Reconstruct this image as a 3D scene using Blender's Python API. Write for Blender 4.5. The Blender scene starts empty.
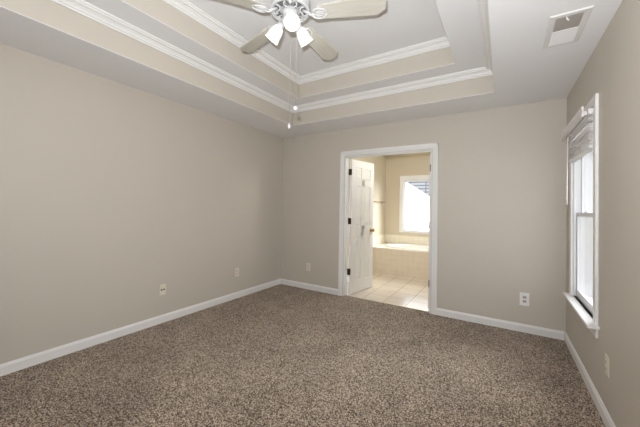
import bpy, bmesh, math, random
from mathutils import Vector, Matrix

random.seed(7)
scene = bpy.context.scene
COL = scene.collection
PI = math.pi

# ------------------------------------------------------------------ camera
cam_d = bpy.data.cameras.new('camera')
cam = bpy.data.objects.new('camera', cam_d)
COL.objects.link(cam)
YAW, PITCH, ROLL, F = 0.5579, 0.0186, 0.0189, 292.0789
fwd = Vector((-math.sin(YAW), math.cos(YAW), 0)); rgt = Vector((math.cos(YAW), math.sin(YAW), 0)); upv = Vector((0, 0, 1))
f2 = fwd * math.cos(PITCH) + upv * math.sin(PITCH); u2 = -fwd * math.sin(PITCH) + upv * math.cos(PITCH)
r3 = rgt * math.cos(ROLL) + u2 * math.sin(ROLL); u3 = -rgt * math.sin(ROLL) + u2 * math.cos(ROLL)
cam.matrix_world = Matrix(((r3.x, u3.x, -f2.x, 3.1233), (r3.y, u3.y, -f2.y, -3.8099), (r3.z, u3.z, -f2.z, 1.2842), (0, 0, 0, 1)))
cam_d.sensor_fit = 'HORIZONTAL'; cam_d.sensor_width = 36.0
cam_d.lens = 36.0 * F / 640.0
cam_d.shift_y = -(213.5 - 201.72) / 640.0
cam_d.clip_start = 0.02
scene.camera = cam

# ------------------------------------------------------------------ view, sky, daylight
vs = scene.view_settings
vs.view_transform = 'Standard'; vs.look = 'None'; vs.gamma = 1.0; vs.use_curve_mapping = False
vs.exposure = 0.0
world = bpy.data.worlds.new('overcast_sky'); scene.world = world
world.use_nodes = True
wb = world.node_tree.nodes['Background']
wb.inputs['Color'].default_value = (0.93, 0.965, 1.0, 1); wb.inputs['Strength'].default_value = 1.7

def area_light(name, loc, direction, sx, sy, power, color=(1, 1, 1)):
    d = bpy.data.lights.new(name, 'AREA'); d.shape = 'RECTANGLE'; d.size = sx; d.size_y = sy; d.energy = power; d.color = color
    o = bpy.data.objects.new(name, d); COL.objects.link(o); o.location = loc
    o.rotation_euler = Vector(direction).to_track_quat('-Z', 'Y').to_euler(); return o
# brighter patch of cloud where the sun stands, beyond the bathroom side of the house
def sky_glow(direction, base, peak, power):
    nt = world.node_tree; L = nt.links.new
    tc = nt.nodes.new('ShaderNodeTexCoord'); nm = nt.nodes.new('ShaderNodeVectorMath'); nm.operation = 'NORMALIZE'
    dt = nt.nodes.new('ShaderNodeVectorMath'); dt.operation = 'DOT_PRODUCT'; dt.inputs[1].default_value = Vector(direction).normalized()
    mx = nt.nodes.new('ShaderNodeMath'); mx.operation = 'MAXIMUM'; mx.inputs[1].default_value = 0.0
    pw = nt.nodes.new('ShaderNodeMath'); pw.operation = 'POWER'; pw.inputs[1].default_value = power
    ma = nt.nodes.new('ShaderNodeMath'); ma.operation = 'MULTIPLY_ADD'; ma.inputs[1].default_value = peak; ma.inputs[2].default_value = base
    L(tc.outputs['Generated'], nm.inputs[0]); L(nm.outputs['Vector'], dt.inputs[0]); L(dt.outputs['Value'], mx.inputs[0]); L(mx.outputs[0], pw.inputs[0])
    L(pw.outputs[0], ma.inputs[0]); L(ma.outputs[0], wb.inputs['Strength'])
sky_glow((0.40, 0.80, 0.45), 1.9, 36.0, 6.0)
# camera-top flash of the photographer
area_light('camera_flash', (3.05, -3.80, 1.44), (-0.5, 0.72, 0.42), 0.025, 0.025, 25, (0.96, 0.98, 1.02))
area_light('flash_bounce', (3.05, -3.80, 1.45), (-0.22, 0.54, 0.81), 0.03, 0.03, 40, (0.96, 0.98, 1.02))

# ------------------------------------------------------------------ materials
def srgb(r, g, b):
    f = lambda c: (c / 255.0) / 12.92 if c / 255.0 <= 0.04045 else ((c / 255.0 + 0.055) / 1.055) ** 2.4
    return (f(r), f(g), f(b), 1.0)

def mat(name, col, rough=0.6, metal=0.0, bump=0.0, bump_scale=200.0, vary=0.0, vary_scale=3.0, spec=0.5):
    m = bpy.data.materials.new(name); m.use_nodes = True
    nt = m.node_tree; b = nt.nodes['Principled BSDF']
    b.inputs['Base Color'].default_value = col; b.inputs['Roughness'].default_value = rough; b.inputs['Metallic'].default_value = metal
    b.inputs['Specular IOR Level'].default_value = spec
    geo = nt.nodes.new('ShaderNodeNewGeometry')
    if bump:
        n = nt.nodes.new('ShaderNodeTexNoise'); n.inputs['Scale'].default_value = bump_scale; n.inputs['Detail'].default_value = 3
        bp = nt.nodes.new('ShaderNodeBump'); bp.inputs['Strength'].default_value = bump; bp.inputs['Distance'].default_value = 0.002
        nt.links.new(geo.outputs['Position'], n.inputs['Vector']); nt.links.new(n.outputs['Fac'], bp.inputs['Height'])
        nt.links.new(bp.outputs['Normal'], b.inputs['Normal'])
    if vary:
        n2 = nt.nodes.new('ShaderNodeTexNoise'); n2.inputs['Scale'].default_value = vary_scale; n2.inputs['Detail'].default_value = 2
        mx = nt.nodes.new('ShaderNodeMix'); mx.data_type = 'RGBA'
        mx.inputs[6].default_value = tuple(c * (1 - vary) for c in col[:3]) + (1,); mx.inputs[7].default_value = tuple(min(1, c * (1 + vary)) for c in col[:3]) + (1,)
        nt.links.new(geo.outputs['Position'], n2.inputs['Vector']); nt.links.new(n2.outputs['Fac'], mx.inputs[0]); nt.links.new(mx.outputs[2], b.inputs['Base Color'])
    return m

M_WALL = mat('beige_wall_paint', srgb(202, 195, 183), 0.55, bump=0.12, bump_scale=260, vary=0.015)
M_CEIL = mat('white_ceiling_paint', srgb(239, 239, 240), 0.8, bump=0.1, bump_scale=200)
M_TRIM = mat('white_semi_gloss_trim', srgb(236, 235, 233), 0.35, vary=0.01)
M_DOOR = mat('cream_door_paint', srgb(238, 236, 231), 0.38, vary=0.01)
M_BATHWALL = mat('tan_bathroom_paint', srgb(207, 196, 173), 0.55, bump=0.1)
M_VINYL = mat('white_vinyl_sash', srgb(236, 236, 238), 0.35, vary=0.01)
M_BRONZE = mat('aged_brass_hinge', srgb(74, 60, 42), 0.45, 0.5, vary=0.1, vary_scale=60)
M_BRASS = mat('polished_brass', srgb(176, 140, 80), 0.28, 0.95, vary=0.05, vary_scale=40)
M_PLATE = mat('ivory_plastic_plate', srgb(226, 218, 202), 0.4, vary=0.01)
M_PLATEW = mat('white_plastic_plate', srgb(238, 237, 236), 0.4, vary=0.01)
M_SLOT = mat('dark_slot_plastic', srgb(60, 54, 48), 0.6, vary=0.05)
M_RECEPT = mat('grey_receptacle_plastic', srgb(186, 180, 172), 0.45, vary=0.02)
M_FANW = mat('white_fan_enamel', srgb(212, 212, 212), 0.35, vary=0.01)
M_FANVENT = mat('grey_motor_vent', srgb(120, 120, 118), 0.5, vary=0.05, vary_scale=40)
M_DUCT = mat('flash_lit_duct_tone', srgb(168, 158, 142), 0.7, 0.0, vary=0.1, vary_scale=20)  # sheet for the shaded duct behind the louvres, flash bounce put into its colour
M_VENT = mat('white_vent_enamel', srgb(230, 228, 226), 0.4, vary=0.01)
M_BLIND = mat('white_faux_wood_slat', srgb(234, 230, 228), 0.4, vary=0.02, vary_scale=20)
M_TUB = mat('white_tub_acrylic', srgb(238, 236, 228), 0.15, vary=0.01)
M_CHAIN = mat('pull_chain_metal', srgb(190, 186, 176), 0.35, 0.6, vary=0.05, vary_scale=50)
M_THRESH = mat('pale_threshold_metal', srgb(200, 186, 160), 0.4, 0.3, vary=0.05, vary_scale=30)

def wood_blade():
    m = bpy.data.materials.new('cream_washed_wood_blade'); m.use_nodes = True; nt = m.node_tree; b = nt.nodes['Principled BSDF']
    tc = nt.nodes.new('ShaderNodeTexCoord'); mp = nt.nodes.new('ShaderNodeMapping'); mp.inputs['Scale'].default_value = (3, 60, 3)
    n = nt.nodes.new('ShaderNodeTexNoise'); n.inputs['Scale'].default_value = 1.5; n.inputs['Detail'].default_value = 4
    r = nt.nodes.new('ShaderNodeValToRGB'); r.color_ramp.elements[0].color = srgb(192, 189, 176); r.color_ramp.elements[1].color = srgb(204, 202, 191)
    r.color_ramp.elements[0].position = 0.3; r.color_ramp.elements[1].position = 0.7
    nt.links.new(tc.outputs['Object'], mp.inputs['Vector']); nt.links.new(mp.outputs['Vector'], n.inputs['Vector'])
    nt.links.new(n.outputs['Fac'], r.inputs['Fac']); nt.links.new(r.outputs['Color'], b.inputs['Base Color']); b.inputs['Roughness'].default_value = 0.45
    return m
M_BLADE = wood_blade()

def carpet():
    m = bpy.data.materials.new('brown_cut_pile_carpet'); m.use_nodes = True; nt = m.node_tree; b = nt.nodes['Principled BSDF']
    geo = nt.nodes.new('ShaderNodeNewGeometry')
    v = nt.nodes.new('ShaderNodeTexVoronoi'); v.inputs['Scale'].default_value = 215.0
    nz = nt.nodes.new('ShaderNodeTexNoise'); nz.inputs['Scale'].default_value = 115.0; nz.inputs['Detail'].default_value = 4; nz.inputs['Roughness'].default_value = 0.7
    sep = nt.nodes.new('ShaderNodeSeparateColor')
    add = nt.nodes.new('ShaderNodeMix'); add.data_type = 'FLOAT'; add.inputs[0].default_value = 0.4
    ramp = nt.nodes.new('ShaderNodeValToRGB'); e = ramp.color_ramp.elements
    e[0].position = 0.25; e[0].color = srgb(34, 25, 18); e[1].position = 0.75; e[1].color = srgb(226, 208, 188)
    k = e.new(0.5); k.color = srgb(128, 108, 89)
    big = nt.nodes.new('ShaderNodeTexNoise'); big.inputs['Scale'].default_value = 2.6; big.inputs['Detail'].default_value = 3; big.inputs['Distortion'].default_value = 0.6
    bram = nt.nodes.new('ShaderNodeMapRange'); bram.inputs[1].default_value = 0.3; bram.inputs[2].default_value = 0.7; bram.inputs[3].default_value = 0.80; bram.inputs[4].default_value = 1.08
    mul = nt.nodes.new('ShaderNodeVectorMath'); mul.operation = 'SCALE'
    L = nt.links.new
    L(geo.outputs['Position'], v.inputs['Vector']); L(geo.outputs['Position'], nz.inputs['Vector']); L(geo.outputs['Position'], big.inputs['Vector'])
    L(v.outputs['Color'], sep.inputs['Color']); L(sep.outputs['Red'], add.inputs[2]); L(nz.outputs['Fac'], add.inputs[3])
    L(add.outputs[0], ramp.inputs['Fac']); L(big.outputs['Fac'], bram.inputs[0])
    L(ramp.outputs['Color'], mul.inputs[0]); L(bram.outputs[0], mul.inputs['Scale']); L(mul.outputs['Vector'], b.inputs['Base Color'])
    bp = nt.nodes.new('ShaderNodeBump'); bp.inputs['Strength'].default_value = 0.7; bp.inputs['Distance'].default_value = 0.006
    L(add.outputs[0], bp.inputs['Height']); L(bp.outputs['Normal'], b.inputs['Normal'])
    b.inputs['Roughness'].default_value = 1.0; b.inputs['Specular IOR Level'].default_value = 0.05
    b.inputs['Sheen Weight'].default_value = 0.15
    return m
M_CARPET = carpet()

def tile(name, c1, c2, grout, w, h, mortar, rough, swz='XY', off=(0, 0), bump=0.4):
    m = bpy.data.materials.new(name); m.use_nodes = True; nt = m.node_tree; b = nt.nodes['Principled BSDF']; L = nt.links.new
    geo = nt.nodes.new('ShaderNodeNewGeometry'); s = nt.nodes.new('ShaderNodeSeparateXYZ'); c = nt.nodes.new('ShaderNodeCombineXYZ')
    L(geo.outputs['Position'], s.inputs[0]); L(s.outputs[swz[0]], c.inputs['X']); L(s.outputs[swz[1]], c.inputs['Y'])
    ad = nt.nodes.new('ShaderNodeVectorMath'); ad.operation = 'ADD'; ad.inputs[1].default_value = (off[0] + 30 * w, off[1] + 30 * h, 0); L(c.outputs[0], ad.inputs[0])
    br = nt.nodes.new('ShaderNodeTexBrick'); br.offset = 0; br.squash = 1
    br.inputs['Scale'].default_value = 1; br.inputs['Brick Width'].default_value = w; br.inputs['Row Height'].default_value = h
    br.inputs['Mortar Size'].default_value = mortar; br.inputs['Mortar Smooth'].default_value = 0.2
    br.inputs['Color1'].default_value = c1; br.inputs['Color2'].default_value = c2; br.inputs['Mortar'].default_value = grout
    L(ad.outputs[0], br.inputs['Vector'])
    n = nt.nodes.new('ShaderNodeTexNoise'); n.inputs['Scale'].default_value = 9; n.inputs['Detail'].default_value = 4; L(geo.outputs['Position'], n.inputs['Vector'])
    mr = nt.nodes.new('ShaderNodeMapRange'); mr.inputs[3].default_value = 0.93; mr.inputs[4].default_value = 1.06; L(n.outputs['Fac'], mr.inputs[0])
    sc = nt.nodes.new('ShaderNodeVectorMath'); sc.operation = 'SCALE'; L(br.outputs['Color'], sc.inputs[0]); L(mr.outputs[0], sc.inputs['Scale']); L(sc.outputs['Vector'], b.inputs['Base Color'])
    bp = nt.nodes.new('ShaderNodeBump'); bp.invert = True; bp.inputs['Strength'].default_value = bump; bp.inputs['Distance'].default_value = 0.002
    L(br.outputs['Fac'], bp.inputs['Height']); L(bp.outputs['Normal'], b.inputs['Normal']); b.inputs['Roughness'].default_value = rough
    return m
M_FLOORTILE = tile('beige_ceramic_floor_tile', srgb(220, 209, 192), srgb(215, 204, 187), srgb(178, 166, 149), 0.30, 0.30, 0.006, 0.22, 'XY', (-2.05 + 0.003, -0.36 + 0.003))
M_APRON = tile('beige_tub_wall_tile', srgb(226, 213, 192), srgb(225, 212, 191), srgb(216, 202, 180), 0.108, 0.108, 0.003, 0.25, 'XZ', (0, -0.5))
M_SPLASH = tile('cream_splash_tile', srgb(236, 228, 208), srgb(234, 226, 206), srgb(222, 212, 190), 0.108, 0.108, 0.003, 0.25, 'XZ', (0, -0.5))
M_SPLASHY = tile('cream_side_splash_tile', srgb(236, 228, 208), srgb(234, 226, 206), srgb(222, 212, 190), 0.108, 0.108, 0.003, 0.25, 'YZ', (0, -0.5))
M_DECK = tile('cream_deck_tile', srgb(238, 230, 210), srgb(236, 228, 208), srgb(224, 214, 192), 0.108, 0.108, 0.003, 0.22, 'XY', (0, 0))
M_SIDING = tile('pale_vertical_siding', srgb(186, 182, 188), srgb(178, 174, 180), srgb(140, 137, 142), 0.2, 40.0, 0.02, 0.6, 'XZ', (0, 0))
M_ROOF = tile('pale_blue_grey_shingle', srgb(176, 180, 194), srgb(200, 202, 212), srgb(120, 124, 140), 0.45, 0.22, 0.03, 0.9, 'XY', (0, 0))
M_LAWN = mat('pale_outdoor_ground', srgb(84, 88, 62), 0.95, vary=0.2, vary_scale=2)

def glass_mat():
    m = bpy.data.materials.new('clear_window_glass'); m.use_nodes = True; nt = m.node_tree
    for n in list(nt.nodes): nt.nodes.remove(n)
    o = nt.nodes.new('ShaderNodeOutputMaterial'); mx = nt.nodes.new('ShaderNodeMixShader'); fr = nt.nodes.new('ShaderNodeFresnel'); fr.inputs['IOR'].default_value = 1.45
    t = nt.nodes.new('ShaderNodeBsdfTransparent'); t.inputs['Color'].default_value = (0.97, 0.965, 0.97, 1); g = nt.nodes.new('ShaderNodeBsdfGlossy'); g.inputs['Roughness'].default_value = 0.02
    geo = nt.nodes.new('ShaderNodeNewGeometry'); inv = nt.nodes.new('ShaderNodeMath'); inv.operation = 'SUBTRACT'; inv.inputs[0].default_value = 1.0; mul = nt.nodes.new('ShaderNodeMath'); mul.operation = 'MULTIPLY'
    L = nt.links.new; L(geo.outputs['Backfacing'], inv.inputs[1]); L(inv.outputs[0], mul.inputs[0]); L(fr.outputs[0], mul.inputs[1]); L(mul.outputs[0], mx.inputs[0]); L(t.outputs[0], mx.inputs[1]); L(g.outputs[0], mx.inputs[2]); L(mx.outputs[0], o.inputs['Surface'])
    return m
M_GLASS = glass_mat()

def lamp_glass(name, col, strength):
    m = bpy.data.materials.new(name); m.use_nodes = True; b = m.node_tree.nodes['Principled BSDF']
    b.inputs['Base Color'].default_value = (0.6, 0.6, 0.58, 1); b.inputs['Roughness'].default_value = 0.3
    b.inputs['Emission Color'].default_value = col; b.inputs['Emission Strength'].default_value = strength
    return m
M_SHADE = lamp_glass('lit_frosted_glass', (1.0, 0.97, 0.92, 1), 0.6)
M_BULB = lamp_glass('lit_bulb', (1.0, 0.95, 0.86, 1), 9.0)

# ------------------------------------------------------------------ mesh helpers (world coordinates)
def box(bm, x0, x1, y0, y1, z0, z1, mi=0, bev=0.0):
    r = bmesh.ops.create_cube(bm, size=1.0)
    vs_ = r['verts']
    for v in vs_:
        v.co = Vector((x0 + (v.co.x + .5) * (x1 - x0), y0 + (v.co.y + .5) * (y1 - y0), z0 + (v.co.z + .5) * (z1 - z0)))
    fs = {f for v in vs_ for f in v.link_faces}
    for f in fs: f.material_index = mi
    if bev:
        es = list({e for v in vs_ for e in v.link_edges})
        rr = bmesh.ops.bevel(bm, geom=es, offset=bev, segments=2, affect='EDGES', profile=0.5)
        for f in rr['faces']: f.material_index = mi
    return vs_

def prism(bm, prof, a, b, up=(0, 0, 1), out=None, mi=0):
    """extrude a 2-D profile (o, u) from a to b: o along `out`, u along `up`."""
    a = Vector(a); b = Vector(b); up = Vector(up); out = Vector(out)
    A = [bm.verts.new(a + out * o + up * u) for o, u in prof]; B = [bm.verts.new(b + out * o + up * u) for o, u in prof]
    n = len(prof)
    for i in range(n):
        bm.faces.new((A[i], A[(i + 1) % n], B[(i + 1) % n], B[i])).material_index = mi
    bm.faces.new(A[::-1]).material_index = mi; bm.faces.new(B).material_index = mi

def lathe(bm, prof, seg=32, mtx=None, mi=0, cap=True):
    mtx = mtx or Matrix.Identity(4); rings = []
    for r, z in prof:
        rings.append([bm.verts.new(mtx @ Vector((max(r, 1e-4) * math.cos(2 * PI * i / seg), max(r, 1e-4) * math.sin(2 * PI * i / seg), z))) for i in range(seg)])
    for k in range(len(rings) - 1):
        for i in range(seg):
            f = bm.faces.new((rings[k][i], rings[k][(i + 1) % seg], rings[k + 1][(i + 1) % seg], rings[k + 1][i])); f.material_index = mi; f.smooth = True
    if cap:
        for rg in (rings[0], rings[-1]):
            try: bm.faces.new(rg).material_index = mi
            except Exception: pass

def tube(bm, pts, r, seg=8, mi=0):
    pts = [Vector(p) for p in pts]; rings = []; n = len(pts)
    rr = r if isinstance(r, (list, tuple)) else [r] * n
    t0 = (pts[1] - pts[0]).normalized(); nv = t0.orthogonal().normalized()
    for i, p in enumerate(pts):
        t = (pts[min(i + 1, n - 1)] - pts[max(i - 1, 0)]).normalized()
        nv = (nv - t * nv.dot(t)).normalized(); bv = t.cross(nv)
        rings.append([bm.verts.new(p + (nv * math.cos(2 * PI * k / seg) + bv * math.sin(2 * PI * k / seg)) * rr[i]) for k in range(seg)])
    for i in range(n - 1):
        for k in range(seg):
            f = bm.faces.new((rings[i][k], rings[i][(k + 1) % seg], rings[i + 1][(k + 1) % seg], rings[i + 1][k])); f.smooth = True; f.material_index = mi
    bm.faces.new(rings[0][::-1]).material_index = mi; bm.faces.new(rings[-1]).material_index = mi

WORLD = {}
def obj(name, bm, mats, parent=None, at=None, struct=False, rot=0.0, label=None):
    """link bm (world coordinates) as one object whose origin is `at` (default: its base centre)."""
    bmesh.ops.recalc_face_normals(bm, faces=bm.faces)
    if at is None:
        xs = [v.co for v in bm.verts]
        at = Vector(((min(c.x for c in xs) + max(c.x for c in xs)) / 2, (min(c.y for c in xs) + max(c.y for c in xs)) / 2, min(c.z for c in xs)))
    at = Vector(at)
    for v in bm.verts: v.co -= at
    me = bpy.data.meshes.new(name); bm.to_mesh(me); bm.free()
    for m in (mats if isinstance(mats, (list, tuple)) else [mats]): me.materials.append(m)
    o = bpy.data.objects.new(name, me); COL.objects.link(o)
    o.rotation_euler.z = rot
    WORLD[o] = at
    if parent is not None:
        o.parent = parent; o.location = at - WORLD[parent]
    else: o.location = at
    if struct: o['kind'] = 'structure'
    if label: o['label'] = label
    return o

def thing(name, loc, label=None, cat=None, group=None, struct=False, rz=0.0):
    o = bpy.data.objects.new(name, None); COL.objects.link(o); o.location = loc; o.empty_display_size = 0.05; WORLD[o] = Vector(loc)
    if label: o['label'] = label
    if cat: o['category'] = cat
    if group: o['group'] = group
    if struct: o['kind'] = 'structure'
    return o

def copy_tree(o, parent=None):
    c = o.copy(); COL.objects.link(c); c.parent = parent
    for ch in list(o.children): copy_tree(ch, c)
    return c

# ------------------------------------------------------------------ dimensions
W, H, YF = 3.672, 2.44, -4.35
TH = 0.115
DL, DR, DT = 1.165, 2.380, 2.035          # clear door opening
WY0, WY1, WZ0, WZ1 = -1.104, -0.332, 0.530, 2.030   # right window opening
BX0, BX1, BY0, BY1 = 0.855, 3.2, TH, 2.65  # bathroom
BW = (1.262, 2.18, 0.765, 1.935)            # bathroom window opening

# ------------------------------------------------------------------ structure: bedroom shell
bm = bmesh.new(); box(bm, -0.12, W + 0.12, YF - 0.12, 0.045, -0.12, 0.0); obj('floor', bm, M_CARPET, struct=True)
bm = bmesh.new(); box(bm, BX0 - 0.12, BX1 + 0.12, 0.045, BY1 + 0.12, -0.12, 0.0); obj('floor_bathroom', bm, M_FLOORTILE, struct=True)
bm = bmesh.new(); box(bm, -0.12, 0, YF - 0.12, TH, 0, H + 0.6); obj('wall_left', bm, M_WALL, struct=True)
bm = bmesh.new()
for a in ((0, DL, 0, H + 0.6), (DR, W, 0, H + 0.6), (DL, DR, DT, H + 0.6)):
    box(bm, a[0], a[1], 0, TH, a[2], a[3])
obj('wall_back', bm, M_WALL, struct=True)
bm = bmesh.new()
for a in ((YF - 0.12, WY0, 0, H + 0.6), (WY1, TH, 0, H + 0.6), (WY0, WY1, 0, WZ0), (WY0, WY1, WZ1, H + 0.6)):
    box(bm, W, W + 0.12, a[0], a[1], a[2], a[3])
obj('wall_right', bm, M_WALL, struct=True)
bm = bmesh.new(); box(bm, 0, W, YF - 0.12, YF, 0, H + 0.6)
obj('wall_front', bm, M_WALL, struct=True)

# tray ceiling: two recessed steps
T1 = (0.5875, 3.0501, YF + 0.514, -0.514); T2 = (0.8909, 2.7363, YF + 0.798, -0.7982)
Z1, Z2 = 2.6801, 2.923
bm = bmesh.new()
def ring(bm, o, i, z, mi, t=0.02):
    for a in ((o[0], o[1], i[3], o[3]), (o[0], o[1], o[2], i[2]), (o[0], i[0], i[2], i[3]), (i[1], o[1], i[2], i[3])):
        box(bm, a[0], a[1], a[2], a[3], z, z + t, mi)
def riser(bm, r, z0, z1, mi, t=0.03):
    for a in ((r[0] - t, r[0], r[2] - t, r[3] + t), (r[1], r[1] + t, r[2] - t, r[3] + t), (r[0], r[1], r[3], r[3] + t), (r[0], r[1], r[2] - t, r[2])):
        box(bm, a[0], a[1], a[2], a[3], z0, z1, mi)
ring(bm, (0, W, YF, 0), T1, H, 0, 0.004)
ring(bm, T1, T2, Z1, 0, 0.004)
box(bm, T2[0] - .03, T2[1] + .03, T2[2] - .03, T2[3] + .03, Z2, Z2 + 0.03, 0)
obj('ceiling', bm, M_CEIL, struct=True)
bm = bmesh.new(); riser(bm, T1, H + 0.004, Z1 + 0.02, 0); obj('ceiling_step', bm, M_WALL, struct=True)
bm = bmesh.new(); riser(bm, T2, Z1 + 0.004, Z2, 0); obj('ceiling_step', bm, M_WALL, struct=True)

# crown mouldings
CROWN = [(0, 0.0), (0.011, 0.0), (0.014, 0.004), (0.014, 0.010), (0.010, 0.014), (0.020, 0.017), (0.022, 0.024), (0.027, 0.033), (0.036, 0.041), (0.046, 0.046), (0.056, 0.048), (0.058, 0.044), (0.062, 0.044), (0.064, 0.054), (0.074, 0.056), (0.076, 0.060), (0.076, 0.068), (0, 0.068)]
def crown(name, r, ztop):
    bm = bmesh.new(); z0 = ztop - 0.068
    cs = [(r[0], r[3], 1, -1), (r[1], r[3], -1, -1), (r[1], r[2], -1, 1), (r[0], r[2], 1, 1)]
    rings = [[bm.verts.new((x + sx * o, y + sy * o, z0 + u)) for o, u in CROWN] for x, y, sx, sy in cs]
    n = len(CROWN)
    for k in range(4):
        A, B = rings[k], rings[(k + 1) % 4]
        for i in range(n): bm.faces.new((A[i], A[(i + 1) % n], B[(i + 1) % n], B[i]))
    obj(name, bm, M_TRIM, struct=True)
crown('trim_1', T1, Z1); crown('trim_2', T2, Z2)

# baseboards
BASE = [(0, 0), (0.014, 0), (0.014, 0.066), (0.010, 0.072), (0.008, 0.080), (0.004, 0.085), (0, 0.085)]
CW = 0.072  # casing width incl. reveal
bm = bmesh.new(); prism(bm, BASE, (0, YF, 0), (0, 0, 0), out=(1, 0, 0)); obj('baseboard_left', bm, M_TRIM, struct=True)
bm = bmesh.new(); prism(bm, BASE, (0.0, 0, 0), (DL - CW, 0, 0), out=(0, -1, 0)); prism(bm, BASE, (DR + CW, 0, 0), (W, 0, 0), out=(0, -1, 0)); obj('baseboard_back', bm, M_TRIM, struct=True)
bm = bmesh.new(); prism(bm, BASE, (W, YF, 0), (W, 0, 0), out=(-1, 0, 0)); obj('baseboard_right', bm, M_TRIM, struct=True)

# door casing and jamb
bm = bmesh.new()
CP = [(0, 0), (0.010, 0), (0.012, 0.010), (0.014, 0.030), (0.018, 0.045), (0.018, 0.062), (0.014, 0.066), (0, 0.066)]
def casing_v(bm, x, s, z1, yface, out):   # s: direction in which the casing grows away from the opening
    prism(bm, CP, (x, yface, 0), (x, yface, z1), up=(s, 0, 0), out=out)
def casing_h(bm, x0, x1, z, yface, out):
    prism(bm, CP, (x0, yface, z), (x1, yface, z), up=(0, 0, 1), out=out)
for yf, out in ((0, (0, -1, 0)), (TH, (0, 1, 0))):
    casing_v(bm, DL - 0.006, -1, DT + 0.072, yf, out); casing_v(bm, DR + 0.006, 1, DT + 0.072, yf, out)
    casing_h(bm, DL - CW, DR + CW, DT + 0.006, yf, out)
obj('trim_3', bm, M_TRIM, struct=True)
bm = bmesh.new()
J = 0.012
box(bm, DL, DL + J, -0.001, TH + 0.001, 0, DT); box(bm, DR - J, DR, -0.001, TH + 0.001, 0, DT); box(bm, DL + J, DR - J, -0.001, TH + 0.001, DT - J, DT)
box(bm, DL + J, DL + J + 0.010, 0.030, 0.068, 0, DT - J); box(bm, DR - J - 0.010, DR - J, 0.030, 0.068, 0, DT - J); box(bm, DL + J, DR - J, 0.030, 0.068, DT - J - 0.010, DT - J)
obj('trim_4', bm, M_TRIM, struct=True)
bm = bmesh.new(); box(bm, DL + J, DR - J, 0.034, 0.058, 0.0, 0.006, 0, 0.002); obj('trim_5', bm, M_THRESH, struct=True)

# ------------------------------------------------------------------ bathroom shell
bm = bmesh.new(); box(bm, BX0 - 0.12, BX0, TH, BY1 + 0.12, 0, H + 0.05); obj('wall_bathroom_left', bm, M_BATHWALL, struct=True)
bm = bmesh.new(); box(bm, BX1, BX1 + 0.12, TH, BY1 + 0.12, 0, H + 0.05); obj('wall_bathroom_right', bm, M_BATHWALL, struct=True)
bm = bmesh.new()
for a in ((BX0, BW[0], 0, H + 0.05), (BW[1], BX1, 0, H + 0.05), (BW[0], BW[1], 0, BW[2]), (BW[0], BW[1], BW[3], H + 0.05)):
    box(bm, a[0], a[1], BY1, BY1 + 0.12, a[2], a[3])
obj('wall_bathroom_back', bm, M_BATHWALL, struct=True)
bm = bmesh.new()   # bathroom side of the bedroom wall
for a in ((BX0, DL - 0.08, 0, H), (DR + 0.08, BX1, 0, H), (DL - 0.08, DR + 0.08, DT + 0.08, H)):
    box(bm, a[0], a[1], TH + 0.0005, TH + 0.006, a[2], a[3])
obj('wall_bathroom_front', bm, M_BATHWALL, struct=True)
bm = bmesh.new(); box(bm, BX0, BX1, TH, BY1, H, H + 0.05); obj('ceiling_bathroom', bm, M_BATHWALL, struct=True)
bm = bmesh.new(); prism(bm, BASE, (BX0, TH + 0.03, 0), (BX0, 1.76, 0), out=(1, 0, 0)); obj('baseboard_bathroom', bm, M_TRIM, struct=True)

# vanity lamp in the bathroom (out of view to the right)
area_light('bathroom_vanity_lamp', (2.75, 0.75, 2.25), (-1, 0.35, -0.65), 0.15, 0.6, 27, (1.0, 0.985, 0.955))

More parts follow.
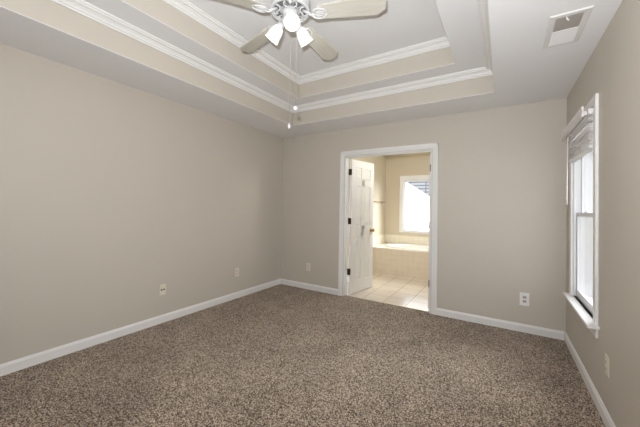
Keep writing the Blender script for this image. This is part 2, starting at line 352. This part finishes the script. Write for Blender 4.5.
# ------------------------------------------------------------------ windows
def double_hung(name, axis, at, a0, a1, z0, z1, depth_sign, rail_z, apron=True, casing_w=0.07, stool_out=0.062, stool_over=0.085):
    """window in a wall: axis 'Y' runs along Y (right wall, at = wall face x, outside +X), axis 'X' runs along X (at = face y, outside +Y)."""
    def B(bm, d0, d1, s0, s1, zz0, zz1, mi=0, bev=0.0):
        # d: depth from the wall face towards outside, s: along the wall
        if axis == 'Y': box(bm, at + d0, at + d1, s0, s1, zz0, zz1, mi, bev)
        else: box(bm, s0, s1, at + d0, at + d1, zz0, zz1, mi, bev)
    c = ((at, (a0 + a1) / 2, z0) if axis == 'Y' else ((a0 + a1) / 2, at, z0))
    t = thing(name, c, struct=True)
    bm = bmesh.new()
    B(bm, -0.018, 0, a0 - casing_w, a0 + 0.004, z0 - 0.0, z1 + casing_w, 0, 0.004)
    B(bm, -0.018, 0, a1 - 0.004, a1 + casing_w, z0 - 0.0, z1 + casing_w, 0, 0.004)
    B(bm, -0.0175, 0, a0, a1, z1 - 0.004, z1 + casing_w - 0.001, 0, 0.004)
    B(bm, 0.115, 0.145, a0 - 0.05, a0 + 0.004, z0 - 0.05, z1 + 0.05, 0, 0.003); B(bm, 0.115, 0.145, a1 - 0.004, a1 + 0.05, z0 - 0.05, z1 + 0.05, 0, 0.003)
    obj('window_casing', bm, M_TRIM, t)
    bm = bmesh.new()
    B(bm, 0.0, 0.125, a0, a0 + 0.012, z0, z1); B(bm, 0.0, 0.125, a1 - 0.012, a1, z0, z1); B(bm, 0.0, 0.125, a0 + 0.012, a1 - 0.012, z1 - 0.012, z1); B(bm, 0.02, 0.14, a0 + 0.012, a1 - 0.012, z0, z0 + 0.01)
    for s0, s1 in ((a0 + 0.012, a0 + 0.024), (a1 - 0.024, a1 - 0.012)):
        B(bm, 0.004, 0.016, s0, s1, z0 + 0.01, z1 - 0.012)
    obj('window_jamb', bm, M_VINYL, t)
    if apron:
        bm = bmesh.new(); B(bm, -stool_out, 0.03, a0 - stool_over, a1 + stool_over, z0 - 0.022, z0, 0, 0.005); obj('window_stool', bm, M_TRIM, t)
        bm = bmesh.new(); B(bm, -0.016, 0, a0 - casing_w, a1 + casing_w, z0 - 0.085, z0 - 0.022, 0, 0.004); obj('window_apron', bm, M_TRIM, t)
    i0, i1 = a0 + 0.014, a1 - 0.014
    def sash(d0, d1, zz0, zz1, bot, top, nm):
        bm = bmesh.new(); st = 0.032
        B(bm, d0, d1, i0, i0 + st, zz0, zz1, 0, 0.003); B(bm, d0, d1, i1 - st, i1, zz0, zz1, 0, 0.003)
        B(bm, d0, d1, i0 + st, i1 - st, zz0, zz0 + bot, 0, 0.003); B(bm, d0, d1, i0 + st, i1 - st, zz1 - top, zz1, 0, 0.003)
        o = obj(nm, bm, M_VINYL, t)
        bm = bmesh.new(); m = (d0 + d1) / 2; B(bm, m - 0.002, m + 0.002, i0 + st, i1 - st, zz0 + bot, zz1 - top); obj('window_pane', bm, M_GLASS, o)
        return o
    if rail_z:
        lo = sash(0.020, 0.046, z0 + 0.012, rail_z + 0.018, 0.05, 0.034, 'lower_sash')
        up = sash(0.052, 0.078, rail_z - 0.018, z1 - 0.014, 0.034, 0.04, 'upper_sash')
        bm = bmesh.new(); mid = (a0 + a1) / 2; B(bm, 0.014, 0.044, mid - 0.03, mid + 0.03, rail_z + 0.018, rail_z + 0.028, 0, 0.003); obj('sash_lock', bm, M_VINYL, lo)
    else: sash(0.04, 0.075, z0 + 0.012, z1 - 0.014, 0.04, 0.04, 'window_sash')
    return t
double_hung('window_1', 'Y', W, WY0, WY1, WZ0, WZ1, 1, 1.262, casing_w=0.06)
double_hung('window_2', 'X', BY1, BW[0], BW[1], BW[2], BW[3], 1, None, apron=False, casing_w=0.078)

# outdoors seen through the panes
bm = bmesh.new(); box(bm, -14, 18, -14, 22, -0.75, -0.65); obj('ground', bm, M_LAWN, struct=True)
bm = bmesh.new(); box(bm, W + 0.12, 7.0, 1.9, 2.0, -0.65, 4.2); obj('wall_exterior', bm, M_SIDING, struct=True)
bm = bmesh.new()
# neighbour's roof slope running up to the right beyond the bathroom window
pts = [(-0.25, 8.0, 2.42), (1.6, 8.0, 1.20), (5.5, 8.0, 1.20), (5.5, 8.0, 2.42)]
E_ = [bm.verts.new(p) for p in pts]; G_ = [bm.verts.new((p[0], 9.6, p[2] + 1.1)) for p in pts]
bm.faces.new(E_); bm.faces.new(G_[::-1])
for i in range(4): bm.faces.new((E_[i], E_[(i + 1) % 4], G_[(i + 1) % 4], G_[i]))
ROOF_BM = bm
o = obj('neighbour_roof', ROOF_BM, tile('pale_roof_course', srgb(186, 188, 198), srgb(196, 198, 206), srgb(118, 122, 138), 0.6, 0.13, 0.022, 0.9, 'XZ'))
o['label'] = 'pale blue grey shingled roof edge seen through the bathroom window'; o['category'] = 'roof'

# ------------------------------------------------------------------ bathtub
t = thing('bathtub', (1.9, 2.2, 0), 'cream tiled built-in bathtub under the bathroom window', 'bathtub')
TY = 1.764
bm = bmesh.new(); box(bm, BX0 + 0.001, BX1 - 0.001, TY, TY + 0.03, 0, 0.485); obj('apron', bm, M_APRON, t)
# deck with an oval cut-out
bm = bmesh.new(); N = 48; cx_, cy_, rx, ry = 1.95, 2.20, 0.84, 0.34
def oval(k, e=2.6):
    a = 2 * PI * k / N; c_, s_ = math.cos(a), math.sin(a)
    return math.copysign(abs(c_) ** (2 / e), c_), math.copysign(abs(s_) ** (2 / e), s_)
def rect_pt(k):
    u, v = oval(k); x0, x1, y0, y1 = BX0 + 0.001, BX1 - 0.001, TY - 0.006, BY1 - 0.001
    s = 1e9
    if u: s = min(s, ((x1 - cx_) if u > 0 else (cx_ - x0)) / (abs(u)))
    if v: s = min(s, ((y1 - cy_) if v > 0 else (cy_ - y0)) / (abs(v)))
    return cx_ + u * s, cy_ + v * s
def ringv(f, z): return [bm.verts.new((*f(k), z)) for k in range(N)]
inner = lambda s=1.0: (lambda k: (cx_ + oval(k)[0] * rx * s, cy_ + oval(k)[1] * ry * s))
R0 = ringv(rect_pt, 0.485); R1 = ringv(rect_pt, 0.505); R2 = ringv(inner(), 0.505); R3 = ringv(inner(), 0.485)
for A, B_ in ((R0, R1), (R1, R2), (R2, R3), (R3, R0)):
    for k in range(N): bm.faces.new((A[k], A[(k + 1) % N], B_[(k + 1) % N], B_[k]))
obj('deck', bm, M_DECK, t)
bm = bmesh.new(); rg = []
for s, z in ((1.05, 0.505), (1.055, 0.520), (1.03, 0.528), (0.98, 0.526), (0.95, 0.51), (0.93, 0.40), (0.88, 0.20), (0.80, 0.10), (0.4, 0.085), (0.02, 0.08)):
    rg.append([bm.verts.new((cx_ + oval(k)[0] * rx * s, cy_ + oval(k)[1] * (ry * s if s < 1 else ry + rx * (s - 1)), z)) for k in range(N)])
for a in range(len(rg) - 1):
    for k in range(N):
        f = bm.faces.new((rg[a][k], rg[a][(k + 1) % N], rg[a + 1][(k + 1) % N], rg[a + 1][k])); f.smooth = True
obj('basin', bm, M_TUB, t)
bm = bmesh.new(); box(bm, BX0 + 0.001, BX1 - 0.001, BY1 - 0.012, BY1 - 0.001, 0.505, 0.695, 0, 0.003); obj('backsplash', bm, M_SPLASH, t)
bm = bmesh.new(); box(bm, BX0 + 0.001, BX0 + 0.012, TY, BY1 - 0.012, 0.505, 0.695, 0, 0.003); obj('backsplash', bm, M_SPLASHY, t)

# towel bar on the bathroom's left wall
t = thing('towel_bar', (BX0, 2.02, 1.42), 'thin brass towel bar on the bathroom wall behind the open door', 'towel bar')
bm = bmesh.new(); tube(bm, [(BX0 + 0.06, 1.66, 1.42), (BX0 + 0.06, 2.40, 1.42)], 0.009, 10); obj('bar', bm, M_BRASS, t)
for y in (1.68, 2.38):
    bm = bmesh.new(); tube(bm, [(BX0 + 0.0005, y, 1.42), (BX0 + 0.008, y, 1.42), (BX0 + 0.010, y, 1.42), (BX0 + 0.07, y, 1.42)], [0.024, 0.024, 0.011, 0.013], 14); obj('bracket', bm, M_BRASS, t)

# ------------------------------------------------------------------ six-panel double doors
LW, LT, LH = 0.588, 0.035, 2.005
def door_leaf(name, hx, hy, ang, flip):
    """leaf along its local +X from the hinge; flip mirrors it for the right-hand leaf."""
    t = thing(name, (hx, hy, 0), struct=True); t.rotation_euler.z = ang
    s = -1 if flip else 1
    O = Vector((hx, hy, 0))
    def part(nm, bm, mats, parent): return obj(nm, bm, mats, parent, at=O if parent is t else WORLD[parent])
    zb = 0.012
    rails = [(0, 0.20), (0.82, 1.00), (1.60, 1.70), (LH - zb - 0.11, LH - zb)]
    st = 0.095; mid = 0.085
    cols = [(st, LW / 2 - mid / 2), (LW / 2 + mid / 2, LW - st)]
    bm = bmesh.new()
    def lb(x0, x1, y0, y1, z0, z1, bev=0.0):
        if flip: x0, x1 = -x1, -x0
        box(bm, hx + x0, hx + x1, hy + y0, hy + y1, zb + z0, zb + z1, 0, bev)
    Y0, Y1 = (-LT, 0.0)
    lb(0, st, Y0, Y1, 0, LH - zb); lb(LW - st, LW, Y0, Y1, 0, LH - zb); lb(LW / 2 - mid / 2, LW / 2 + mid / 2, Y0, Y1, rails[0][1], rails[3][0])
    for a, b_ in rails: lb(st, LW - st, Y0, Y1, a, b_)
    lb(st, LW - st, Y0 + 0.013, Y1 - 0.013, 0.15, LH - zb - 0.08)
    part('door_slab', bm, M_DOOR, t)
    for k in range(3):
        z0, z1 = rails[k][1], rails[k + 1][0]
        for c0, c1 in cols:
            bm = bmesh.new()
            for ys, yo in ((Y0 + 0.013, -1), (Y1 - 0.013, 1)):
                # raised field with sloping margin and a surrounding bead
                q = 0.012; w = 0.028
                lo = [(c0 + q, z0 + q), (c1 - q, z0 + q), (c1 - q, z1 - q), (c0 + q, z1 - q)]; hi = [(c0 + w, z0 + w), (c1 - w, z0 + w), (c1 - w, z1 - w), (c0 + w, z1 - w)]
                A = [bm.verts.new((hx + s * x, hy + ys, zb + z)) for x, z in lo]; Bv = [bm.verts.new((hx + s * x, hy + ys + yo * 0.007, zb + z)) for x, z in hi]
                for i in range(4): bm.faces.new((A[i], A[(i + 1) % 4], Bv[(i + 1) % 4], Bv[i]))
                bm.faces.new(Bv); bm.faces.new(A[::-1])
            part('door_panel', bm, M_DOOR, t)
    # knob on both faces
    bm = bmesh.new(); kx = hx + s * (LW - 0.06); kz = 0.93
    for yo in (-1, 1):
        y = hy + (Y0 if yo < 0 else Y1)
        mt = Matrix.Translation((kx, y, kz)) @ Matrix.Rotation(PI / 2 * (1 if yo < 0 else -1), 4, 'X')
        lathe(bm, [(0.0, 0), (0.031, 0.0), (0.030, 0.006), (0.012, 0.010), (0.011, 0.028), (0.022, 0.036), (0.028, 0.048), (0.025, 0.060), (0.012, 0.066), (0.0, 0.067)], 20, mt)
    part('door_knob', bm, M_BRASS, t)
    for z in (0.335, 1.085, 1.815):
        bm = bmesh.new()
        lathe(bm, [(0, -0.048), (0.011, -0.045), (0.011, 0.045), (0, 0.048)], 10, Matrix.Translation((hx - s * (0.003 if flip else 0.011), hy + 0.004, z)))
        box(bm, hx - 0.0015 if not flip else hx - 0.0005, hx + 0.0005 if not flip else hx + 0.0015, hy - 0.032, hy, z - 0.045, z + 0.045)
        part('hinge', bm, M_BRONZE, t)
    return t
door_leaf('door_1', DL + J + 0.022, TH - 0.004, math.radians(79), False)
door_leaf('door_2', DR - J - 0.005, TH - 0.004, math.radians(-96), True)
# hinge leaves let into the right-hand jamb
for z in (0.335, 1.085, 1.815):
    bm = bmesh.new(); box(bm, DR - J - 0.0018, DR - J + 0.0005, 0.074, 0.112, z - 0.045, z + 0.045); obj('trim_6', bm, M_BRONZE, struct=True)

# ------------------------------------------------------------------ window blind, half raised
BLY0, BLY1 = WY0 + 0.016, WY1 - 0.016
t = thing('window_blind', (W, (BLY0 + BLY1) / 2, 1.98), 'white slatted blind pulled up in an uneven bunch at the bedroom window', 'blind')
bm = bmesh.new()
prism(bm, [(0, 0), (0.013, 0.004), (0.013, 0.012), (0.009, 0.018), (0.009, 0.052), (0.014, 0.060), (0.014, 0.070), (0, 0.074)], (3.606, -1.10, 1.957), (3.606, -0.245, 1.957), out=(-1, 0, 0)); obj('valance', bm, M_BLIND, t)
bm = bmesh.new(); box(bm, 3.632, 3.680, BLY0, BLY1, 1.974, 2.014, 0, 0.004); obj('headrail', bm, M_BLIND, t)
for y in (BLY0 + 0.05, BLY1 - 0.05):
    bm = bmesh.new(); box(bm, 3.6055, 3.634, y - 0.012, y + 0.012, 1.980, 2.008, 0, 0.002); obj('valance_clip', bm, M_BLIND, t)
rnd = random.Random(3)
zt = 1.945
for k in range(13):
    bm = bmesh.new(); zc = zt - 0.0145 * k
    tilt = math.radians(rnd.uniform(-22, 22) + (18 if k < 4 else -6)); sag = rnd.uniform(-0.012, 0.008); dx = rnd.uniform(-0.007, 0.007); skew = rnd.uniform(-0.010, 0.010)
    n = 10; g = []
    for i in range(n + 1):
        u = i / n; y = BLY0 + 0.004 + u * (BLY1 - BLY0 - 0.008); zz = zc + sag * math.sin(PI * u) + skew * (u - 0.5) + rnd.uniform(-0.003, 0.003); tl = tilt * (0.6 + 0.8 * u)
        g.append([bm.verts.new((3.658 + dx + a * 0.024 * math.cos(tl) - b_ * math.sin(tl), y, zz + a * 0.024 * math.sin(tl) + b_ * math.cos(tl))) for a, b_ in ((-1, -0.0014), (1, -0.0014), (1, 0.0014), (-1, 0.0014))])
    for i in range(n):
        for q_ in range(4): bm.faces.new((g[i][q_], g[i][(q_ + 1) % 4], g[i + 1][(q_ + 1) % 4], g[i + 1][q_]))
    bm.faces.new(g[0][::-1]); bm.faces.new(g[-1])
    obj('slat', bm, M_BLIND, t)
bm = bmesh.new(); box(bm, 3.634, 3.684, BLY0 + 0.002, BLY1 - 0.002, 1.735, 1.753, 0, 0.004); obj('bottom_rail', bm, M_BLIND, t)
bm = bmesh.new(); tube(bm, [(3.625, -0.40, 1.975), (3.622, -0.40, 1.94), (3.618, -0.40, 1.40), (3.618, -0.40, 1.35)], [0.003, 0.005, 0.005, 0.006], 8); obj('wand', bm, M_BLIND, t)
for y in (BLY0 + 0.13, BLY1 - 0.13):
    bm = bmesh.new(); tube(bm, [(3.658, y, 1.98), (3.659, y, 1.86), (3.658, y, 1.745)], 0.0018, 6); obj('lift_cord', bm, M_BLIND, t)

# ------------------------------------------------------------------ wall plates
def plate(name, label, wall, a, z, w, h, kind, group=None, mp=M_PLATE, mr=M_PLATE):
    """wall 'L','R' (a = y) or 'B' (a = x)."""
    base = {'L': (0, a, z), 'R': (W, a, z), 'B': (a, 0, z)}[wall]
    t = thing(name, base, label, 'outlet' if kind == 'duplex' else 'wall plate', group)
    def B(bm, d0, d1, s0, s1, z0, z1, bev=0.0):
        if wall == 'L': box(bm, d0, d1, a + s0, a + s1, z + z0, z + z1, 0, bev)
        elif wall == 'R': box(bm, W - d1, W - d0, a + s0, a + s1, z + z0, z + z1, 0, bev)
        else: box(bm, a + s0, a + s1, -d1, -d0, z + z0, z + z1, 0, bev)
    bm = bmesh.new(); B(bm, 0.0003, 0.006, -w / 2, w / 2, -h / 2, h / 2, 0.002); obj('cover_plate', bm, mp, t)
    if kind == 'duplex':
        for dz in (-0.021, 0.021):
            bm = bmesh.new(); B(bm, 0.004, 0.009, -0.017, 0.017, dz - 0.014, dz + 0.014, 0.0025); r = obj('receptacle', bm, mr, t)
            bm = bmesh.new(); B(bm, 0.0085, 0.0094, -0.008, -0.005, dz - 0.003, dz + 0.007); B(bm, 0.0085, 0.0094, 0.005, 0.008, dz - 0.003, dz + 0.007); B(bm, 0.0085, 0.0094, -0.003, 0.003, dz - 0.011, dz - 0.006); obj('slot', bm, M_SLOT, r)
        bm = bmesh.new(); B(bm, 0.005, 0.0075, -0.004, 0.004, -0.004, 0.004, 0.001); obj('screw', bm, mp, t)
    else:
        for s_ in (-0.013, 0.013):
            bm = bmesh.new(); B(bm, 0.004, 0.010, s_ - 0.008, s_ + 0.008, -0.008, 0.008, 0.002); obj('jack', bm, M_SLOT, t, label='dark jack port')
        for dz in (-0.042, 0.042):
            bm = bmesh.new(); B(bm, 0.005, 0.0072, -0.0035, 0.0035, dz - 0.0035, dz + 0.0035, 0.001); obj('screw', bm, mp, t)
    return t
plate('cable_jack_plate', 'ivory jack plate with two dark ports low on the long left wall', 'L', -2.0, 0.358, 0.072, 0.114, 'jack')
plate('electrical_outlet', 'ivory outlet low on the long wall nearest the room corner', 'L', -0.955, 0.358, 0.074, 0.118, 'duplex')
plate('electrical_outlet', 'ivory outlet on the far wall between room corner and bathroom door', 'B', 0.555, 0.345, 0.075, 0.120, 'duplex')
plate('electrical_outlet', 'bright white oversized outlet on the far wall beside the window corner', 'B', 3.330, 0.348, 0.086, 0.136, 'duplex', mp=M_PLATEW, mr=M_RECEPT)
plate('electrical_outlet', 'ivory outlet on the window wall below and nearer than the sill', 'R', -1.360, 0.358, 0.074, 0.118, 'duplex')

# ------------------------------------------------------------------ ceiling air register
VX0, VX1, VY0, VY1 = 3.358, 3.552, -1.645, -1.245
t = thing('ceiling_vent', ((VX0 + VX1) / 2, (VY0 + VY1) / 2, H), 'white rectangular air vent in the low ceiling above the window', 'vent')
bm = bmesh.new(); fw = 0.033
FR = [(0, 0), (0, -0.003), (0.004, -0.007), (fw - 0.004, -0.007), (fw, -0.004), (fw, 0.0)]
cs = [(VX0, VY0, 1, 1), (VX1, VY0, -1, 1), (VX1, VY1, -1, -1), (VX0, VY1, 1, -1)]
rings = [[bm.verts.new((x + sx * o, y + sy * o, H - 0.0003 + u)) for o, u in FR] for x, y, sx, sy in cs]
for k in range(4):
    A, B_ = rings[k], rings[(k + 1) % 4]
    for i in range(len(FR)): bm.faces.new((A[i], A[(i + 1) % len(FR)], B_[(i + 1) % len(FR)], B_[i]))
obj('vent_frame', bm, M_VENT, t)
ix0, ix1, iy0, iy1 = VX0 + fw - 0.002, VX1 - fw + 0.002, VY0 + fw - 0.002, VY1 - fw + 0.002
bm = bmesh.new(); box(bm, ix0, ix1, iy0, iy1, H - 0.0015, H - 0.0005); obj('duct_backing', bm, M_DUCT, t)
ymid = (iy0 + iy1) / 2
def louvres(nm, y0, y1, s, n):
    bm = bmesh.new()
    for k in range(n):
        y = y0 + (k + 0.5) * (y1 - y0) / n; d = (y1 - y0) / n * 0.52
        P = [(y - d, -0.0065 if s > 0 else -0.0018), (y + d, -0.0018 if s > 0 else -0.0065)]
        th = 0.0008
        vsx = [bm.verts.new((x, yy, H + zz + o)) for x in (ix0, ix1) for yy, zz in P for o in (0, -th)]
        a0, a1, b0, b1, c0, c1, d0, d1 = vsx
        for f in ((a0, b0, d0, c0), (a1, c1, d1, b1), (a0, a1, b1, b0), (c0, d0, d1, c1), (a0, c0, c1, a1), (b0, b1, d1, d0)): bm.faces.new(f)
    return obj(nm, bm, M_VENT, t)
louvres('louvre_bank', iy0, ymid - 0.004, 1, 14)
louvres('louvre_bank', ymid + 0.004, iy1, -1, 14)
bm = bmesh.new(); box(bm, ix0, ix1, ymid - 0.004, ymid + 0.004, H - 0.007, H - 0.0015); obj('center_bar', bm, M_VENT, t)
bm = bmesh.new(); tube(bm, [(3.44, iy0 + 0.012, H - 0.004), (3.442, iy0 + 0.014, H - 0.016), (3.452, iy0 + 0.020, H - 0.024)], [0.004, 0.004, 0.006], 8); obj('damper_lever', bm, M_VENT, t)

# ------------------------------------------------------------------ ceiling fan with three lamps
FX, FY = 1.819, -2.175
t = thing('ceiling_fan', (FX, FY, Z2), 'white five-blade ceiling fan with three lit glass shades', 'ceiling fan')
T = Matrix.Translation((FX, FY, 0))
bm = bmesh.new(); lathe(bm, [(0, 2.9228), (0.075, 2.9228), (0.075, 2.905), (0.060, 2.875), (0.030, 2.862), (0, 2.862)], 32, T); obj('canopy', bm, M_FANW, t)
bm = bmesh.new(); lathe(bm, [(0, 2.87), (0.014, 2.87), (0.014, 2.82), (0, 2.82)], 16, T); obj('downrod', bm, M_FANW, t)
bm = bmesh.new(); lathe(bm, [(0, 2.835), (0.045, 2.835), (0.085, 2.822), (0.120, 2.800), (0.138, 2.770), (0.140, 2.735), (0.138, 2.700), (0.142, 2.694), (0.142, 2.684), (0.134, 2.678), (0.128, 2.680), (0.122, 2.690), (0, 2.690)], 48, T)
mh = obj('motor_housing', bm, M_FANW, t)
bm = bmesh.new()
for k in range(10):   # cooling vents on the underside
    a0 = 2 * PI * k / 10 + 0.05; a1 = a0 + 2 * PI / 10 - 0.16
    A = []
    for r_ in (0.072, 0.114):
        for zz in (2.6885, 2.692):
            A.append([bm.verts.new((FX + r_ * math.cos(a0 + (a1 - a0) * i / 6), FY + r_ * math.sin(a0 + (a1 - a0) * i / 6), zz)) for i in range(7)])
    for i in range(6):
        for p, q_ in ((0, 1), (1, 3), (3, 2), (2, 0)): bm.faces.new((A[p][i], A[p][i + 1], A[q_][i + 1], A[q_][i]))
obj('vent_slots', bm, M_FANVENT, mh)
bm = bmesh.new(); lathe(bm, [(0, 2.692), (0.058, 2.692), (0.062, 2.672), (0.056, 2.664), (0.054, 2.625), (0.060, 2.618), (0.060, 2.600), (0.046, 2.585), (0.030, 2.578), (0.012, 2.572), (0.008, 2.562), (0, 2.560)], 32, T); obj('switch_housing', bm, M_FANW, t)

ZB = 2.655
def blade_mesh():
    bm = bmesh.new()
    x0, x1 = 0.185, 0.672; wr, wt = 0.056, 0.075
    out = [(x0 + 0.02, -wr + 0.006), (x0 + 0.05, -wr)]
    out += [(x1 - 0.055, -wt), (x1 - 0.045, -wt + 0.004), (x1 - 0.030, -wt + 0.020), (x1 - 0.012, -wt + 0.030), (x1, -wt + 0.040)]
    out += [(x1 + 0.004, 0)]
    full = out + [(x, -y) for x, y in out[:-1][::-1]] + [(x0, 0.03), (x0, -0.03)]
    pit = math.radians(12)
    tp = []; bt = []
    for x, y in full:
        p = Vector((x, y * math.cos(pit), -y * math.sin(pit)))
        bt.append(bm.verts.new(Vector((FX, FY, ZB)) + p)); tp.append(bm.verts.new(Vector((FX, FY, ZB + 0.006)) + p))
    n = len(full)
    bm.faces.new(bt[::-1]); bm.faces.new(tp)
    for i in range(n): bm.faces.new((bt[i], bt[(i + 1) % n], tp[(i + 1) % n], tp[i]))
    return bm
def iron_mesh():
    bm = bmesh.new(); pit = math.radians(12)
    def P(x, y, z): return Vector((FX + x, FY + y * math.cos(pit) + z * math.sin(pit), ZB - y * math.sin(pit) + z * math.cos(pit)))
    # arm from the motor rim
    tube(bm, [(FX + 0.095, FY, 2.684), (FX + 0.125, FY, 2.668), (FX + 0.155, FY, 2.648), (FX + 0.19, FY, ZB - 0.008)], [0.010, 0.011, 0.012, 0.012], 8)
    # two curling scrolls beside the arm
    for s in (-1, 1):
        tube(bm, [(FX + 0.100 + 0.018 * math.cos(a) , FY + s * (0.026 + 0.020 * math.sin(a)), 2.682 - 0.005 * i) for i, a in enumerate([0.5, 1.3, 2.1, 2.9, 3.7, 4.5])], 0.0055, 6)
        tube(bm, [P(0.16, s * 0.008, -0.008), P(0.185, s * 0.034, -0.008), P(0.215, s * 0.042, -0.008), P(0.250, s * 0.030, -0.008), P(0.275, 0, -0.008)], [0.006, 0.007, 0.007, 0.006, 0.005], 8)
        tube(bm, [P(0.18, s * 0.006, -0.009), P(0.21, s * 0.020, -0.009), P(0.245, s * 0.014, -0.009)], [0.006, 0.006, 0.004], 6)
    # plate under the blade root
    A = []
    pl = [(0.170, 0.008), (0.19, 0.012), (0.22, 0.012), (0.255, 0.010), (0.278, 0)]
    pl = pl + [(x, -y) for x, y in pl[:-1][::-1]]
    lo = [bm.verts.new(P(x, y, -0.006)) for x, y in pl]; hi = [bm.verts.new(P(x, y, -0.0005)) for x, y in pl]
    bm.faces.new(lo[::-1]); bm.faces.new(hi)
    for i in range(len(pl)): bm.faces.new((lo[i], lo[(i + 1) % len(pl)], hi[(i + 1) % len(pl)], hi[i]))
    return bm
AX = (FX, FY, ZB)
b0 = obj('blade', blade_mesh(), M_BLADE, t, at=AX, rot=math.radians(20))
obj('blade_iron', iron_mesh(), M_FANW, b0, at=AX)
for k in range(1, 5):
    c = copy_tree(b0, t); c.rotation_euler.z = math.radians(20 + 72 * k)

# lamp arms and shades
SH_AZ = [math.radians(a) for a in (-46, 70, 189)]
for k, az in enumerate(SH_AZ):
    e = Vector((math.cos(az), math.sin(az), 0)); P0 = Vector((FX, FY, 0)) + e * 0.076 + Vector((0, 0, 2.602)); P1 = Vector((FX, FY, 0)) + e * 0.157 + Vector((0, 0, 2.508))
    ax = (P1 - P0).normalized(); mt = Matrix.Translation(P0) @ ax.to_track_quat('Z', 'Y').to_matrix().to_4x4()
    bm = bmesh.new(); tube(bm, [Vector((FX, FY, 2.610)) + e * 0.045, Vector((FX, FY, 2.622)) + e * 0.070, P0 - ax * 0.012], 0.010, 10)
    lathe(bm, [(0, -0.018), (0.020, -0.018), (0.026, -0.004), (0.026, 0.016), (0, 0.016)], 20, mt); arm = obj('lamp_arm', bm, M_FANW, t)
    bm = bmesh.new()
    lathe(bm, [(0.024, 0.010), (0.035, 0.018), (0.042, 0.040), (0.046, 0.070), (0.050, 0.100), (0.054, 0.120), (0.0515, 0.120), (0.0475, 0.100), (0.0435, 0.070), (0.0395, 0.041), (0.033, 0.021), (0.022, 0.013)], 28, mt, cap=False)
    sh = obj('lamp_shade', bm, M_SHADE, t, label='lit frosted glass shade')
    bm = bmesh.new(); lathe(bm, [(0, 0.016), (0.013, 0.018), (0.014, 0.045), (0.022, 0.062), (0.026, 0.080), (0.021, 0.097), (0.009, 0.104), (0, 0.105)], 20, mt); obj('bulb', bm, M_BULB, sh, label='glowing bulb')
    d = bpy.data.lights.new('fan_lamp_light', 'POINT'); d.energy = 0.8; d.color = (1.0, 0.95, 0.87); d.shadow_soft_size = 0.04
    lo = bpy.data.objects.new('fan_lamp_light', d); COL.objects.link(lo); lo.location = P0 + ax * 0.150

# pull chains
for (kx, ky, kz, z_top, big) in ((1.886, -2.178, 1.974, 2.575, True), (1.833, -2.177, 1.858, 2.575, False)):
    bm = bmesh.new(); tube(bm, [(kx, ky, z_top + 0.03), (kx, ky, kz + 0.012)], 0.0011, 6); ch = obj('pull_chain', bm, M_CHAIN, t)
    bm = bmesh.new()
    if big: lathe(bm, [(0, 0.016), (0.006, 0.015), (0.013, 0.008), (0.0155, 0.0), (0.013, -0.008), (0.006, -0.014), (0, -0.015)], 16, Matrix.Translation((kx, ky, kz)))
    else: lathe(bm, [(0, 0.018), (0.005, 0.017), (0.007, 0.006), (0.009, -0.010), (0.006, -0.018), (0, -0.019)], 14, Matrix.Translation((kx, ky, kz)))
    obj('pull_knob', bm, M_FANW, ch)

bpy.context.view_layer.update()
